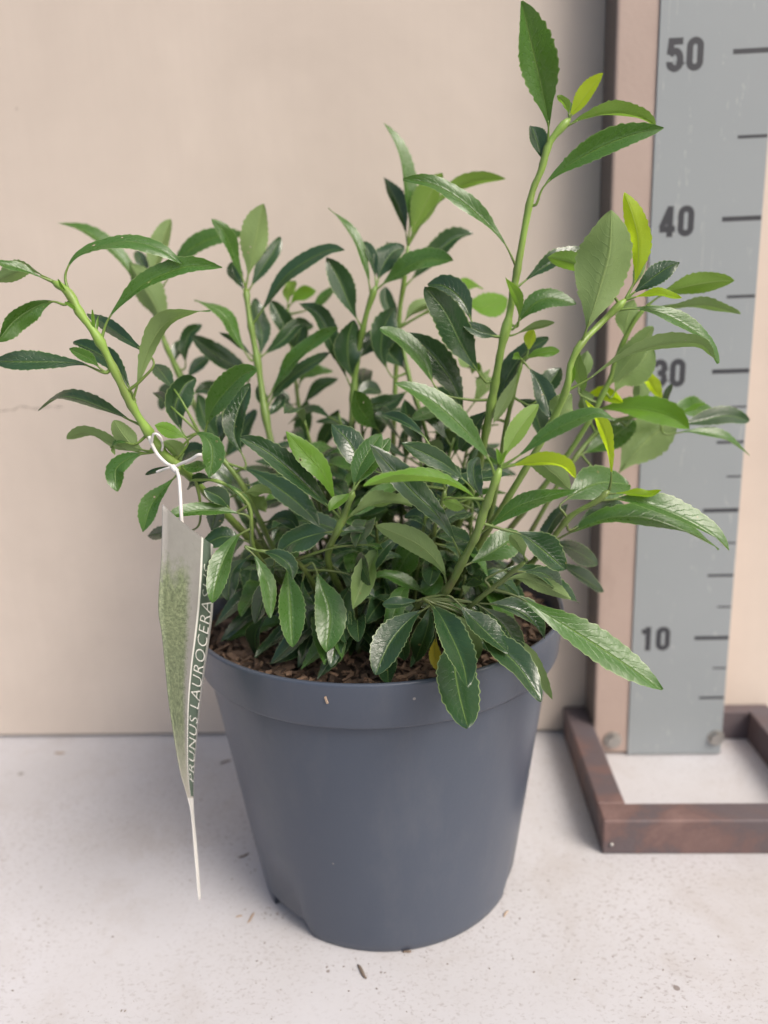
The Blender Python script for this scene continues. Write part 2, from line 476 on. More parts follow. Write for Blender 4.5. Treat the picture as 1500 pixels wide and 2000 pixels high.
def stroke(path, w, closed=False):
    """flat ribbon polygon around a centre line (2-D)"""
    P = [np.array(p, float) for p in path]; n = len(P); V = []; F = []
    for i in range(n):
        a = P[(i - 1) % n] if (closed or i > 0) else None
        b = P[(i + 1) % n] if (closed or i < n - 1) else None
        d1 = (P[i] - a) if a is not None else (b - P[i]); d2 = (b - P[i]) if b is not None else d1
        d1 = d1 / (np.linalg.norm(d1) + 1e-9); d2 = d2 / (np.linalg.norm(d2) + 1e-9)
        m = d1 + d2; m /= np.linalg.norm(m) + 1e-9
        nn = np.array([-m[1], m[0]]); k = 1 / max(.55, abs(np.dot(nn, [-d1[1], d1[0]])))
        V += [P[i] + nn * w / 2 * k, P[i] - nn * w / 2 * k]
    for i in range(n if closed else n - 1):
        j = (i + 1) % n; F.append((2 * i, 2 * i + 1, 2 * j + 1, 2 * j))
    return V, F


def arc(cx, cy, rx, ry, a0, a1, n=14):
    return [(cx + rx * math.cos(math.radians(a0 + (a1 - a0) * i / n)), cy + ry * math.sin(math.radians(a0 + (a1 - a0) * i / n))) for i in range(n + 1)]


SW = 0.40                      # stroke weight; a digit is 1.06 wide, 1.95 tall, bold and narrow
r_ = SW / 2; DW, DH = 1.06, 1.95
ax, ay = DW / 2 - r_, DH / 2 - r_


def oval():
    return arc(0, ay - ax, ax, ax, 0, 180, 12) + arc(0, -(ay - ax), ax, ax, 180, 360, 12)


DIGIT = {
    '0': [(oval(), True)],
    '1': [([(0.12, DH / 2), (0.12, -DH / 2)], False), ([(0.14, ay - .02), (-0.05, ay - .14), (-.36, ay - .22)], False)],
    '4': [([(0.20, DH / 2), (0.20, -DH / 2)], False), ([(0.16, ay + .02), (-ax - .02, -0.42), ], False), ([(-ax - .14, -0.47), (DW / 2 + .02, -0.47)], False)],
    '5': [([(DW / 2 - .06, ay), (-ax + .06, ay)], False), ([(-ax + .10, DH / 2), (-ax, 0.02)], False),
          ([(-ax, 0.02)] + arc(0, -0.28, ax, .50, 125, 0, 10) + [(ax, -(ay - ax))] + arc(0, -(ay - ax), ax, ax, 0, -190, 12), False)],
    '3': [(arc(0, ay - ax, ax, ax, 175, 0, 10) + [(ax, .34)] + arc(0, .34, ax, .32, 0, -75, 6) + [(-.12, .03)], False),
          ([(-.12, .03)] + arc(0, -.32, ax, .36, 78, 0, 6) + [(ax, -(ay - ax))] + arc(0, -(ay - ax), ax, ax, 0, -185, 12), False)],
    '2': [(arc(0, ay - ax, ax, ax, 185, 0, 12) + [(ax, .22), (ax * .5, -.2), (-ax + .02, -.74)], False), ([(-ax - r_, -ay), (DW / 2, -ay)], False)],
}


def plate_mark(name, V2, F, cx, cz, off):
    V = [(cx + v[0], RUL_Y - 0.004 - off - (v[2] if len(v) > 2 else 0), cz + v[1]) for v in V2]
    F = [tuple(reversed(f)) for f in F]
    return mesh_obj(name, V, F, M_INK, plate)


for num in (10, 20, 30, 40, 50, 60):
    V2, F2 = [], []
    for k, ch in enumerate(str(num)):
        for q, (path, closed) in enumerate(DIGIT[ch] if ch in DIGIT else DIGIT['0']):
            v, f = stroke(path, SW, closed); o = len(V2)
            V2 += [np.array([x + k * 1.24, y, q * .003]) for x, y in v]; F2 += [tuple(i + o for i in ff) for ff in f]
    if num == 60: continue
    plate_mark('numeral', V2, F2, RUL_X + 0.52 + DW / 2, num, 0.0)
z = 5.0
while z < 66:
    if z % 10 == 0: L_, w = 2.6, 0.30
    elif z % 5 == 0: L_, w = 1.95, 0.20
    elif z < 30: L_, w = 1.08, 0.13
    else: L_ = 0
    if L_:
        v, f = stroke([(-L_, 0), (-0.06, 0)], w)
        plate_mark('tick_mark', v, f, RUL_X + RUL_W, z, 0.0)
    z += 2.5


def bolt(x, zc, r):
    bm = bmesh.new()
    for (rr, y0, y1, seg) in ((r * 1.35, RUL_Y - 0.07, RUL_Y + .1, 20), (r, RUL_Y - 0.32, RUL_Y - .06, 6)):
        res = bmesh.ops.create_cone(bm, cap_ends=True, segments=seg, radius1=rr, radius2=rr * .93, depth=y1 - y0)
        bmesh.ops.rotate(bm, verts=res['verts'], cent=(0, 0, 0), matrix=Matrix.Rotation(math.radians(90), 3, 'X'))
        bmesh.ops.translate(bm, verts=res['verts'], vec=(x, (y0 + y1) / 2, zc))
    bm_obj('bolt', bm, M_BOLT, stand)


pb_ = at(1197, 1446, RUL_Y); bolt(pb_[0], pb_[2], .52)
pb_ = at(1398, 1441, RUL_Y); bolt(pb_[0], pb_[2], .52)

# the foot: a square ring of steel tube lying on the floor
TH = 2.55
fl = at_z(1178, 1669, 0); bl_ = at_z(1098, 1437, 0)
X0 = (fl[0] + bl_[0]) / 2; X1 = RUL_X + RUL_W + 2.9; YF = fl[1]; YB = WALL_Y - 0.12; TW = 1.9
fo = empty('foot_frame'); fo.parent = stand
for nm, b in (('front_bar', (X0, X1 + TW, YF, YF + TW)), ('back_bar', (X0, X1 + TW, YB - 1.2, YB)),
              ('side_bar', (X0 + .01, X0 + TW, YF + TW - .02, YB - 1.18)), ('side_bar', (X1, X1 + TW - .01, YF + TW - .02, YB - 1.18))):
    if nm == 'back_bar':
        for (xa, xb) in ((X0, PX0 + .05), (RUL_X + RUL_W - .02, X1 + TW)):
            bm = bmesh.new(); bm_box(bm, xa, xb, b[2], b[3], 0.0, TH - .02, .14, 2); bm_obj('back_bar', bm, M_RUST, fo)
        continue
    bm = bmesh.new(); bm_box(bm, *b, 0.0, TH, 0.16, 3); bm_obj(nm, bm, M_RUST, fo)
bm = bmesh.new(); bmesh.ops.create_uvsphere(bm, u_segments=10, v_segments=6, radius=.14)
p = at(1194, 1649, YF); bmesh.ops.translate(bm, verts=bm.verts, vec=(p[0], YF - .02, p[2])); bm_obj('rivet', bm, M_BOLT, fo, True)

# ------------------------------------------------------------------ the pot
pot = tag(empty('flower_pot'), 'round blue-grey plastic nursery pot with a wide plain rim', 'flower pot')
NS = 144


def lathe(name, prof, mat, notch=None):
    V, F = [], []
    for i, (r, z) in enumerate(prof):
        for k in range(NS):
            a = 2 * math.pi * k / NS
            dz = notch(a, i, z) if notch else 0
            V.append((r * math.cos(a), r * math.sin(a), z + dz))
    for i in range(len(prof) - 1):
        for k in range(NS):
            k2 = (k + 1) % NS
            F.append((i * NS + k, i * NS + k2, (i + 1) * NS + k2, (i + 1) * NS + k))
    return mesh_obj(name, V, F, mat, pot, True)


_np = at_z(560, 1796, 0.3); NOTCH = math.degrees(math.atan2(_np[1], _np[0]))


def notch(a, i, z):
    deg = (math.degrees(a) - NOTCH) % 120
    d = min(deg, 120 - deg)
    if z < 1.2:
        k = max(0.0, min(1.0, (13.0 - d) / 2.5)); k = k * k * (3 - 2 * k)
        return k * 1.12 * (1.2 - z) / 1.2
    return 0


lathe('body', [(7.70, 0.02), (7.98, 0.0), (8.07, 0.10), (8.16, 0.6), (8.26, 1.2), (8.9, 5.6), (9.6, 10.6), (10.28, 15.30), (10.30, 15.62), (10.0, 15.7), (9.2, 11), (7.7, 1.3), (0.3, 1.25)], M_POT, notch)
lathe('rim', [(10.22, 15.50), (10.56, 15.50), (10.70, 15.56), (10.76, 15.70), (10.99, 17.86), (11.0, 18.0), (10.93, 18.07), (10.80, 18.06), (10.74, 17.95), (10.5, 15.9), (10.22, 15.6)], M_POT)

# potting mix: a lumpy bed strewn with bark, one mass nobody could count
rg = random.Random(11); nr = np.random.RandomState(3)
V, F, MI = [], [], []
ZS = 16.75
RN, AN = 26, 90
for i in range(RN + 1):
    r = 10.62 * i / RN
    for k in range(AN):
        a = 2 * math.pi * k / AN
        V.append((r * math.cos(a), r * math.sin(a), ZS + rg.uniform(-.16, .16) - (0.25 if r > 10.2 else 0)))
for i in range(RN):
    for k in range(AN):
        k2 = (k + 1) % AN; F.append((i * AN + k, i * AN + k2, (i + 1) * AN + k2, (i + 1) * AN + k)); MI.append(0)


def chip_geo(c, L_, w, h, R3):
    base = [(-1, -.7, -1), (-.8, 1, -1), (1, .8, -1), (.9, -1, -1), (-.9, -.6, 1), (-.7, .8, .8), (.8, .7, 1), (1, -.8, .7)]
    vs = []
    for b in base:
        p = np.array([b[0] * L_, b[1] * w, b[2] * h]) * .5 * (1 + rg.uniform(-.25, .25))
        vs.append(c + R3 @ p)
    fs = [(0, 1, 2, 3), (7, 6, 5, 4), (0, 4, 5, 1), (1, 5, 6, 2), (2, 6, 7, 3), (3, 7, 4, 0)]
    return vs, fs


def rot3(a, b, c):
    return np.array(Matrix.Rotation(a, 3, 'Z') @ Matrix.Rotation(b, 3, 'Y') @ Matrix.Rotation(c, 3, 'X'))


for i in range(2600):
    r = 10.35 * math.sqrt(rg.random()); a = rg.uniform(0, 2 * math.pi)
    L_ = rg.choice([.25, .35, .5, .7, .9, 1.3]); 
    if r > 10.3 - L_ * .45: r = 10.3 - L_ * .45
    c = np.array([r * math.cos(a), r * math.sin(a), ZS + rg.uniform(.0, .32)])
    vs, fs = chip_geo(c, L_, L_ * rg.uniform(.2, .45), L_ * rg.uniform(.1, .2), rot3(rg.uniform(0, 6.3), rg.gauss(0, .3), rg.gauss(0, .4)))
    o = len(V); V += vs; F += [tuple(q + o for q in f) for f in fs]; MI += [1] * 6
soil = mesh_obj('potting_mix', V, F, [M_BED, M_BARK], None, False, MI)
tag(soil, 'dark brown bark potting mix filling the grey pot', 'potting mix', kind='stuff')


# ------------------------------------------------------------------ the plant
plant = tag(empty('laurel_plant'), 'bushy green laurel shrub with glossy toothed leaves growing in the grey pot', 'shrub')
plant.location = (0, 0, 0)
LR = random.Random(21)
NROW, NCOL = 62, 6


def leaf_mesh(path3, half_w, phi, fold, mat, parent, curl=0.25, tip=0.6, teeth=1.0, petiole=0.12, twist=0.0, seed=0):
    """path3: midrib points (cm). phi: turn of the blade round its midrib, 0 = upper face to the viewer's side."""
    rr = random.Random(seed)
    P = catmull(path3, NROW + 1)
    T = np.gradient(P, axis=0); T /= np.linalg.norm(T, axis=1)[:, None]
    view = P - CAM; view /= np.linalg.norm(view, axis=1)[:, None]
    V, F, UV, MI = [], [], [], []
    nphase = rr.uniform(0, 6.3); nw = rr.uniform(1.2, 2.6); wave = rr.uniform(.04, .17); peak = rr.uniform(1.0, 1.4)
    cols = [-1, -.62, -.27, 0, .27, .62, 1]
    # keep the blade's frame steady along the leaf: project one side vector
    mid = NROW // 2
    s0 = np.cross(T[mid], view[mid]); s0 /= np.linalg.norm(s0)      # points to one screen side
    n0 = np.cross(s0, T[mid]); 
    if np.dot(n0, -view[mid]) < 0: n0 = -n0
    prev = None
    for i in range(NROW + 1):
        s = i / NROW; t = T[i]
        a = s0 - t * np.dot(s0, t); a /= np.linalg.norm(a) + 1e-9
        b = np.cross(a, t); 
        if np.dot(b, n0) < 0: b = -b
        ph = phi + twist * (s - .5)
        n = math.cos(ph) * b + math.sin(ph) * a
        w = math.cos(ph) * a - math.sin(ph) * b
        q = max(0.0, (s - petiole) / (1 - petiole))
        qq = q ** peak
        prof = math.sin(math.pi * qq) ** (1.15 if qq < .5 else tip) if 0 < q < 1 else 0
        hw = half_w * prof
        tooth = 0.0
        if q > .26 and teeth:
            k3 = i % 4
            tooth = (0, .35, .75, 1.0)[k3] * .075 * teeth * half_w * min(1, (1 - q) * 5)
        hw = max(hw, 0.035)
        for u in cols:
            e = hw + (tooth * (abs(u) == 1))
            if abs(u) == 1: e *= 1 + rr.uniform(-.03, .03)
            lift = fold * abs(u) - curl * u * u * .5
            wv = wave * half_w * math.sin(nphase + s * nw * 6.28 + (1.5 if u > 0 else 0)) * abs(u) ** 2 * min(1, q * 3)
            V.append(P[i] + w * (u * e * math.cos(fold * .8)) + n * (e * lift * .9 + wv))
            UV.append(((u + 1) / 2, q))
    nc = len(cols)
    A = V[mid * nc]; B = V[mid * nc + 1]; C_ = V[(mid + 1) * nc]
    # orient faces so that +normal = upper face
    i0 = mid; tt = T[i0]
    a = s0 - tt * np.dot(s0, tt); a /= np.linalg.norm(a); b = np.cross(a, tt)
    if np.dot(b, n0) < 0: b = -b
    nup = math.cos(phi) * b + math.sin(phi) * a
    fl = np.dot(np.cross(V[i0 * nc + 4] - V[i0 * nc + 2], V[(i0 + 1) * nc + 3] - V[i0 * nc + 3]), nup) > 0
    for i in range(NROW):
        for k in range(nc - 1):
            f = (i * nc + k, i * nc + k + 1, (i + 1) * nc + k + 1, (i + 1) * nc + k)
            F.append(f if fl else tuple(reversed(f))); MI.append(0)
    # leaf stalk and the raised midrib's lower part
    npt = max(4, int(NROW * (petiole + .10)))
    pr = [0.085 - 0.05 * (i / npt) for i in range(npt + 1)]
    tv, tf = tube_geo(P[:npt + 1] - np.array([0, 0, 0.0]), pr, 6)
    o = len(V); V += list(tv); UV += [(0.5, 0.0)] * len(tv); F += [tuple(q + o for q in f) for f in tf]; MI += [1] * len(tf)
    return mesh_obj('leaf', V, F, [mat, M_STEM], parent, True, MI, UV)


DATA = """
B A 610,1180,-1 480,1045,-3.5 375,935,-6.8 318,884,-7.8 290,844,-8 255,788,-8.5 195,667,-9 157,613,-9.2 133,571,-9.2 103,550,-9 r.28,.17
132,568 128,535 150,500 200,480 255,472 310,487 355,516|28|50|0.5|m
197,661 214,620 267,565 320,536 373,520 434,523|35|38|1|m
267,790 270,747 288,688 320,635 365,613 411,606|42|142|-1|p
125,595 101,589 67,600 27,627 -6,668|47|-22|-1.5|m
203,728 160,711 107,707 53,707 -18,706|38|35|-1|d
99,549 75,535 45,528 5,543 -12,550|38|150|1|p
103,550 80,541 40,525 0,515 -30,505|18|45|-1|m
262,778 235,728 195,692 143,668|44|20|2|d
203,725 172,700 135,681|20|40|-1|m
300,705 250,665 200,630 170,612|28|20|2.5|d
190,658 183,635 180,605|7|20|-.3|b
188,655 190,635 192,618|6|20|.3|b
128,575 120,560 113,545|7|20|-.3|b
157,613 140,598 127,590|8|20|-.3|b
283,822 210,801 157,780 117,777 75,803|27|55|1|d
285,885 235,873 200,860 165,845 130,856|22|125|1|p
290,881 262,872 242,852 222,821|36|150|0|p
262,868 235,862 219,872 224,888|13|30|0|m
295,884 258,892 229,913 226,938 229,960|36|30|-1|m
367,861 340,845 302,831|24|40|-1|b
360,905 345,885 322,862|38|150|-1|p
365,862 390,848 412,868 415,900 408,933|42|25|-1|m
350,905 375,912 402,912|22|30|-1|m
349,929 317,959 295,988 279,1039|38|25|-1.2|m
335,915 310,918 284,927|11|40|0|d
B C 560,1150,-4 500,1080,-7 491,1025,-8 489,995,-8 471,968,-8 425,940,-8 372,938,-8 r.16,.07
489,1016 473,1004 407,997 353,1003 321,1012|28|40|-1.5|m
490,1030 462,1050 438,1090 422,1140 414,1178|44|20|-2|m
420,940 450,950 478,975 490,1010|12|35|0|m
385,1030 335,1040 289,1046|26|30|2.5|d
470,970 500,960 530,965|24|130|1|p
455,1000 430,972 398,956|34|30|-.5|d
485,1060 440,1048 395,1066|38|30|0|d
490,1085 455,1115 445,1172|42|18|.5|d
465,965 430,985 412,1035|38|20|1|d
425,940 395,935 365,955|26|30|1|d
B D 650,1150,0 560,960,2 524,840,3 505,719,4 487,620,4.5 480,562,5 r.30,.17
481,560 490,510 503,450 514,398|60|165|0|p
473,566 457,500 439,455 413,428|26|45|-1|m
484,570 512,525 535,490 548,463|30|20|1.5|d
475,572 460,540 452,512|30|20|1|d
497,641 521,593 553,545 593,513 641,489 673,489|31|42|-1|d
487,700 455,649 441,620 415,599 380,585|27|55|-.5|m
492,702 460,670 428,649|15|40|.5|d
515,706 553,665 583,636 610,637|32|20|1|d
510,712 512,660 503,620 497,583|40|20|2|d
524,785 545,745 575,705 612,670 661,641|29|42|-1|m
526,800 545,760 585,725 645,690|30|25|1|d
522,815 512,780 505,752|22|30|1|d
521,813 545,790 553,768|22|30|1|d
B F 560,1130,-3 480,960,-4 420,880,-4 388,845,-4 r.22,.12
385,850 415,800 450,755 478,730 502,721|48|30|-1|m
360,850 342,800 358,755 382,738|58|10|1|d
480,905 458,850 466,800 490,750|52|15|1|d
440,905 500,925 560,965 600,1000 624,1028|48|18|-2|d
350,775 325,740 303,712|32|20|2|d
340,800 320,782 300,766|22|20|2|d
430,880 440,840 455,800|40|30|2|d
470,950 520,950 560,930|36|25|1|d
420,880 380,880 350,900|30|30|1|d
470,960 500,985 520,1000|38|150|1|p
505,1030 545,1012 570,1018 584,1040|30|30|-1|d
B K 520,1100,3 430,900,5 355,741,6 323,672,6 300,600,6.5 292,560,6.5 r.26,.15
300,625 262,540 220,490 165,450 111,435|26|50|.5|m
328,668 308,610 280,560 252,512|58|152|0|p
290,560 308,500 325,450 333,428|42|155|1|p
292,545 278,515 266,490|26|20|1|d
315,565 350,508 390,476 433,460 475,455|30|45|0|m
362,716 362,680 372,650 394,634|29|20|1|d
485,740 440,705 405,680 375,656|42|20|0|d
350,750 380,720 412,695|24|25|1|d
370,770 400,760 440,770|30|30|1|d
355,741 330,760 315,800|28|30|1|d
440,885 400,820 385,770|46|20|0|d
430,900 470,850 500,800|40|20|0|d
500,1010 440,930 390,900|44|25|0|d
400,830 430,790 470,770|38|25|1|d
340,715 345,690 365,665|26|25|1|d
B H 680,1180,-5 641,1095,-7 660,1035,-8 671,1012,-8 684,975,-8.5 690,958,-8.5 r.26,.15
672,1015 633,930 595,885 559,843|39|32|-.5|b
668,1018 600,950 550,905 510,875 469,855|50|25|0|d
702,960 675,970 655,985 643,999|24|25|-1.5|b
672,1030 700,998 745,983 805,986|34|128|0|p
662,1040 620,1043 575,1058 545,1080|52|35|0|d
665,1038 695,1036 718,1036|15|40|1|d
690,962 700,920 722,880 745,848|42|25|1|m
690,960 730,900 762,857|34|25|1.5|m
650,1070 690,1060 720,1075|36|30|1|d
B J 640,1200,-5 600,1120,-7 560,1085,-8 500,1075,-8.5 r.2,.1
478,1068 500,1090 522,1140 528,1207|32|15|-1|m
560,1088 563,1130 568,1190 571,1264|58|8|-2|m
612,1102 628,1145 645,1200 637,1274|64|8|-2|m
650,1195 610,1235 570,1265 535,1294|52|20|-1|d
735,1068 722,1105 705,1145 689,1189|48|22|-1.5|m
500,1080 540,1085 565,1105 571,1132|32|20|-.5|d
640,1115 605,1103 566,1118|20|40|-1|d
530,1195 500,1235 502,1290|42|15|1|d
725,1225 690,1260 660,1290 636,1311|34|60|-1|p
600,1200 580,1240 575,1290|40|20|1|d
690,1200 680,1240 700,1290|40|20|1|d
720,1215 740,1250 735,1285|34|20|1|d
600,1112 588,1160 602,1228|44|15|0|d
690,1130 668,1180 680,1252|44|18|0|d
540,1092 522,1150 498,1218|40|20|1|d
650,1105 690,1140 732,1166|40|25|0|d
620,1140 650,1185 690,1215|40|25|.5|d
B L 780,1230,-6 826,1170,-9 r.2,.12
838,1183 800,1210 762,1255 733,1318|60|22|-1.5|d
835,1175 790,1180 747,1180|24|40|0|d
826,1160 855,1195 885,1250 905,1300 913,1343|64|18|-4.5|d
880,1222 886,1290 898,1360 914,1421|80|14|-5|d
850,1235 848,1275 862,1313|26|20|0|w
880,1165 920,1205 960,1245 993,1276|54|30|-1.5|d
900,1192 960,1250 1015,1305 1058,1370|58|26|-3|d
935,1178 990,1185 1030,1205 1064,1248|52|35|0|d
1015,1262 1050,1310 1079,1366|24|135|0|p
870,1190 900,1220 930,1290|44|150|1|p
812,1180 785,1225 790,1290|44|20|0|d
840,1175 835,1225 812,1290|46|18|1|d
930,1180 985,1225 1018,1292|46|25|0|d
B M 800,1230,-6 871,1154,-9 900,1103,-10 929,1047,-11 945,999,-11.5 964,949,-12 977,914,-12 r.24,.165
962,935 952,893 905,838 850,788 805,762 771,750|48|32|0|m
941,998 925,972 885,950 830,940 770,942 710,950|30|72|-2|b
898,1091 880,1045 850,1003 805,960 760,910 722,868|54|26|0|d
871,1150 862,1110 825,1070 780,1045 735,1026|44|152|-1|p
930,1048 965,1022 1005,992 1060,972 1128,956|36|36|0|m
977,917 1007,909 1060,902 1100,910 1124,934|29|125|-.5|y
980,908 995,870 1020,830 1052,790|38|150|1|b
985,912 1020,885 1065,850 1120,822 1165,808 1202,820|34|32|-.5|m
975,915 974,890 969,876|11|20|-.3|b
976,915 982,893 990,880|9|20|-.3|b
990,915 1040,900 1080,925 1113,957|42|152|1.5|p
905,1115 950,1085 990,1060 1018,1042|58|18|2|m
985,1035 1020,1045 1060,1075 1104,1113|62|28|0|d
945,985 930,950 925,915 935,893|32|20|1.5|d
868,975 890,985 907,992|24|30|1|b
B N 860,1230,-6 921,1181,-9 975,1138,-9.6 1028,1095,-10 r.2,.1
960,1150 1010,1165 1060,1195 1130,1238 1210,1290 1293,1348|66|24|-1|m
960,1142 1010,1128 1060,1143 1115,1170|32|150|1|p
950,1130 1000,1110 1050,1122 1100,1158 1130,1178|38|30|2|d
1028,1095 1010,1060 995,1045|30|150|0|p
1000,1120 1060,1120 1100,1150|36|20|2|d
B P 960,1200,-2 1030,1110,-4 1071,1063,-5 1113,1010,-5.5 1167,978,-6 1190,957,-6 r.24,.13
1188,958 1194,930 1191,890 1182,850 1166,815 1144,782|28|150|-1|y
1172,976 1230,976 1290,993 1350,1020 1395,1048 1423,1075|44|48|-1|m
1074,1062 1125,1035 1190,1012 1260,1012 1330,1035 1405,1072|44|55|-1|m
1185,972 1235,964 1265,966 1291,958|17|40|-.5|y
1095,985 1140,955 1180,942 1227,947|78|12|2|m
1115,1035 1165,1010 1218,984|42|20|2|d
1060,1060 1110,1070 1166,1101|38|25|3|d
1060,1085 1120,1118 1178,1156|28|40|3|d
1040,1100 1080,1020 1110,985|30|30|2|d
B Q 850,1200,-2 1000,960,-5 1075,830,-6 1107,757,-7 1115,711,-7 1135,672,-7 1175,630,-6.3 1222,585,-6.3 r.25,.15
1134,676 1150,630 1172,560 1190,490 1194,410|112|164|-1|p
1222,585 1243,535 1246,470 1235,420 1219,376|44|150|.5|y
1115,768 1150,740 1200,706 1260,682 1320,670 1370,673 1397,702|25|122|0|p
1205,612 1245,603 1295,613 1345,640 1385,672 1403,710|27|50|-.5|m
1228,580 1265,550 1300,525 1327,512|40|12|0|d
1232,582 1280,573 1331,583|18|40|-1|y
1228,575 1253,525 1264,465|26|145|1.5|m
1165,540 1120,515 1070,502|38|150|2|b
1135,670 1128,720 1137,765|30|150|1.5|m
1110,770 1118,740 1122,715|9|20|-.4|b
1085,835 1095,800 1117,770|50|152|0|p
B R 900,1150,0 1100,900,0 1184,757,0 1200,710,0 1221,661,0 1240,626,0 1262,598,0 r.24,.13
1262,592 1300,572 1350,558 1400,550 1434,549|37|145|0|b
1262,605 1320,600 1380,597 1446,614|20|125|0|p
1190,760 1225,710 1255,670 1276,638|48|150|-.5|m
1195,775 1215,740 1245,712 1275,680|72|155|1|m
1212,655 1225,620 1240,585|42|155|0|m
1130,765 1137,720 1147,685|32|150|1|m
1155,820 1140,790 1135,760|36|150|1|m
B T 1000,1100,0 1100,930,1 1160,850,2 1210,820,2 1300,806,2 r.2,.11
1145,776 1180,770 1217,786|24|40|-2|y
1150,805 1200,797 1260,801 1310,815 1346,838|50|35|-2|b
1300,802 1285,770 1268,745 1252,716|29|150|-1|y
1195,935 1235,890 1275,850 1322,815|88|156|1|p
1130,900 1170,870 1215,840 1240,820|62|20|1|m
1290,802 1335,797 1393,806|42|30|2|m
1315,830 1370,822 1420,812 1463,822|36|25|1.5|d
1300,848 1350,843 1410,855 1464,889|22|50|0|m
1320,812 1350,800 1380,789|14|40|0|b
1240,800 1250,765 1245,735|32|150|1|p
1300,805 1302,775 1312,750|16|40|1|d
1225,830 1240,800 1270,775|34|30|2|m
B U 830,1180,1 920,960,0 951,833,-2 978,687,-3 994,620,-3 1010,530,-3 1037,386,-3 1057,333,-3 1073,280,-3 1102,243,-3 1113,231,-3 r.30,.16
1073,282 1071,240 1060,180 1040,95 1018,2|78|16|-1.5|m
1110,238 1128,208 1152,175 1178,143|32|152|0|y
1108,232 1104,205 1088,187|16|140|-.4|b
1112,232 1117,215 1116,200|15|20|.6|m
1102,250 1140,232 1200,221 1245,227 1280,244|28|132|-.5|b
1048,398 1062,365 1100,330 1165,292 1230,265 1296,250|48|24|-1|m
1060,312 1050,280 1038,246|38|25|1|d
1008,522 985,475 945,430 895,388 845,360 787,350|34|40|0|m
1012,635 1012,590 988,542|24|150|-.5|b
1014,572 1050,530 1095,505 1145,488|38|25|1|d
1003,642 1030,605 1070,583 1125,595|42|25|0|m
1000,655 1040,640 1083,630|14|130|1|p
945,742 905,680 870,610 830,560|64|14|-1|d
930,645 905,590 870,560 835,556|48|20|1|d
985,660 945,650 920,640 903,632|26|25|0|d
912,828 890,760 850,700 800,650|58|14|0|d
858,765 825,705 785,665 742,641|40|30|0|m
960,800 930,830 900,880|40|30|1|d
B V 830,1170,1 840,900,3 800,740,4 780,640,5 r.22,.12
765,735 745,690 750,640 770,600|58|15|0|d
805,725 770,700 745,672|58|18|1|d
900,590 940,600 992,585|46|30|3|b
880,580 915,558 942,565|32|30|3|b
950,740 920,720 900,690|44|150|1|m
783,640 815,602 852,590|26|150|1|m
840,890 870,850 880,800|44|20|1|d
800,760 760,790 700,800|40|20|0|d
830,880 800,830 790,780|44|20|0|d
840,900 890,860 935,850|42|25|0|d
810,780 850,770 900,790|34|25|0|d
B W 730,1150,2 690,900,3 693,740,4 711,633,4 728,575,4 735,558,4 r.28,.16
724,577 715,525 696,475 672,437 641,407|20|50|0|m
735,557 728,515 715,485 702,472|26|25|1|d
736,562 748,520 768,492 790,484|50|25|1|d
735,575 775,535 830,508 885,510|42|38|-1|m
702,645 685,600 662,545 638,503|48|16|0|d
695,748 680,700 680,660 690,625|58|14|0|d
690,765 655,690 625,620 584,592|42|18|1|d
745,852 720,820 700,790 692,762|48|18|-3|m
700,700 735,660 760,650|40|25|1|d
690,780 720,760 745,765|30|25|1|d
B X 760,1150,4 770,800,6 781,607,7 787,567,7 797,479,7 r.24,.14
798,480 800,420 790,340 772,282 749,240|29|50|0|m
797,472 785,420 765,375 749,348|36|20|1|d
798,480 812,440 838,385 864,338|54|152|0|b
830,428 880,372 930,353 987,350|30|148|0|b
800,560 845,505 885,468 924,456|44|22|1|d
770,640 755,590 752,560|30|20|1|d
790,560 780,520 755,472|16|30|1|d
B E 640,1150,5 600,900,7 583,790,8 572,690,8.5 562,600,9 r.2,.1
562,602 565,575 577,548|26|150|0|b
562,602 585,580 617,568|26|40|0|b
600,605 630,585 656,558|24|30|0|m
572,697 560,650 545,615 530,588|40|20|0|d
583,640 600,640 612,636|20|30|0|d
580,760 600,730 650,725|24|30|0|m
585,790 560,790 540,760|26|30|0|d
600,900 588,840 600,780|36|20|0|d
600,905 640,850 662,800|34|25|0|d
583,800 620,760 660,740|26|30|0|d
570,690 585,650 590,620|40|20|0|d
B G 960,1000,-1 985,850,-1 1005,760,-2 1020,703,-2 r.2,.12
965,812 990,740 1025,690 1072,661|42|32|0|d
1020,705 1005,745 982,795 963,827|24|150|-1|p
1020,705 1045,735 1065,775 1075,816|42|18|-1|d
1022,700 1055,690 1093,686|20|40|0|b
1030,692 1036,665 1042,640|24|150|0|y
1040,790 1070,755 1095,718|42|18|1|d
1020,705 1008,695 1000,700|14|30|-.5|b
1000,780 1040,800 1060,850|40|25|1|d
B I 840,1150,-4 847,1043,-6 866,974,-6.5 869,955,-6.5 r.15,.1
925,962 880,915 835,888 785,865|36|25|-1|d
830,855 790,825 745,808|26|25|2|d
715,910 680,860 648,828|52|18|1|d
866,975 840,960 800,965|44|20|2|d
850,1040 820,1010 790,1010|30|25|1|d
847,1045 880,1010 915,1000|36|20|2|d
868,958 880,930 870,900|40|20|2|d
850,1045 800,1080 770,1130|50|25|1|m
845,1085 795,1100 745,1160|44|20|1.5|d
845,1090 850,1130 825,1160|42|25|0|m
846,1060 900,1075 930,1120|44|20|2|d
840,1120 780,1140 720,1130|38|25|2|d
"""


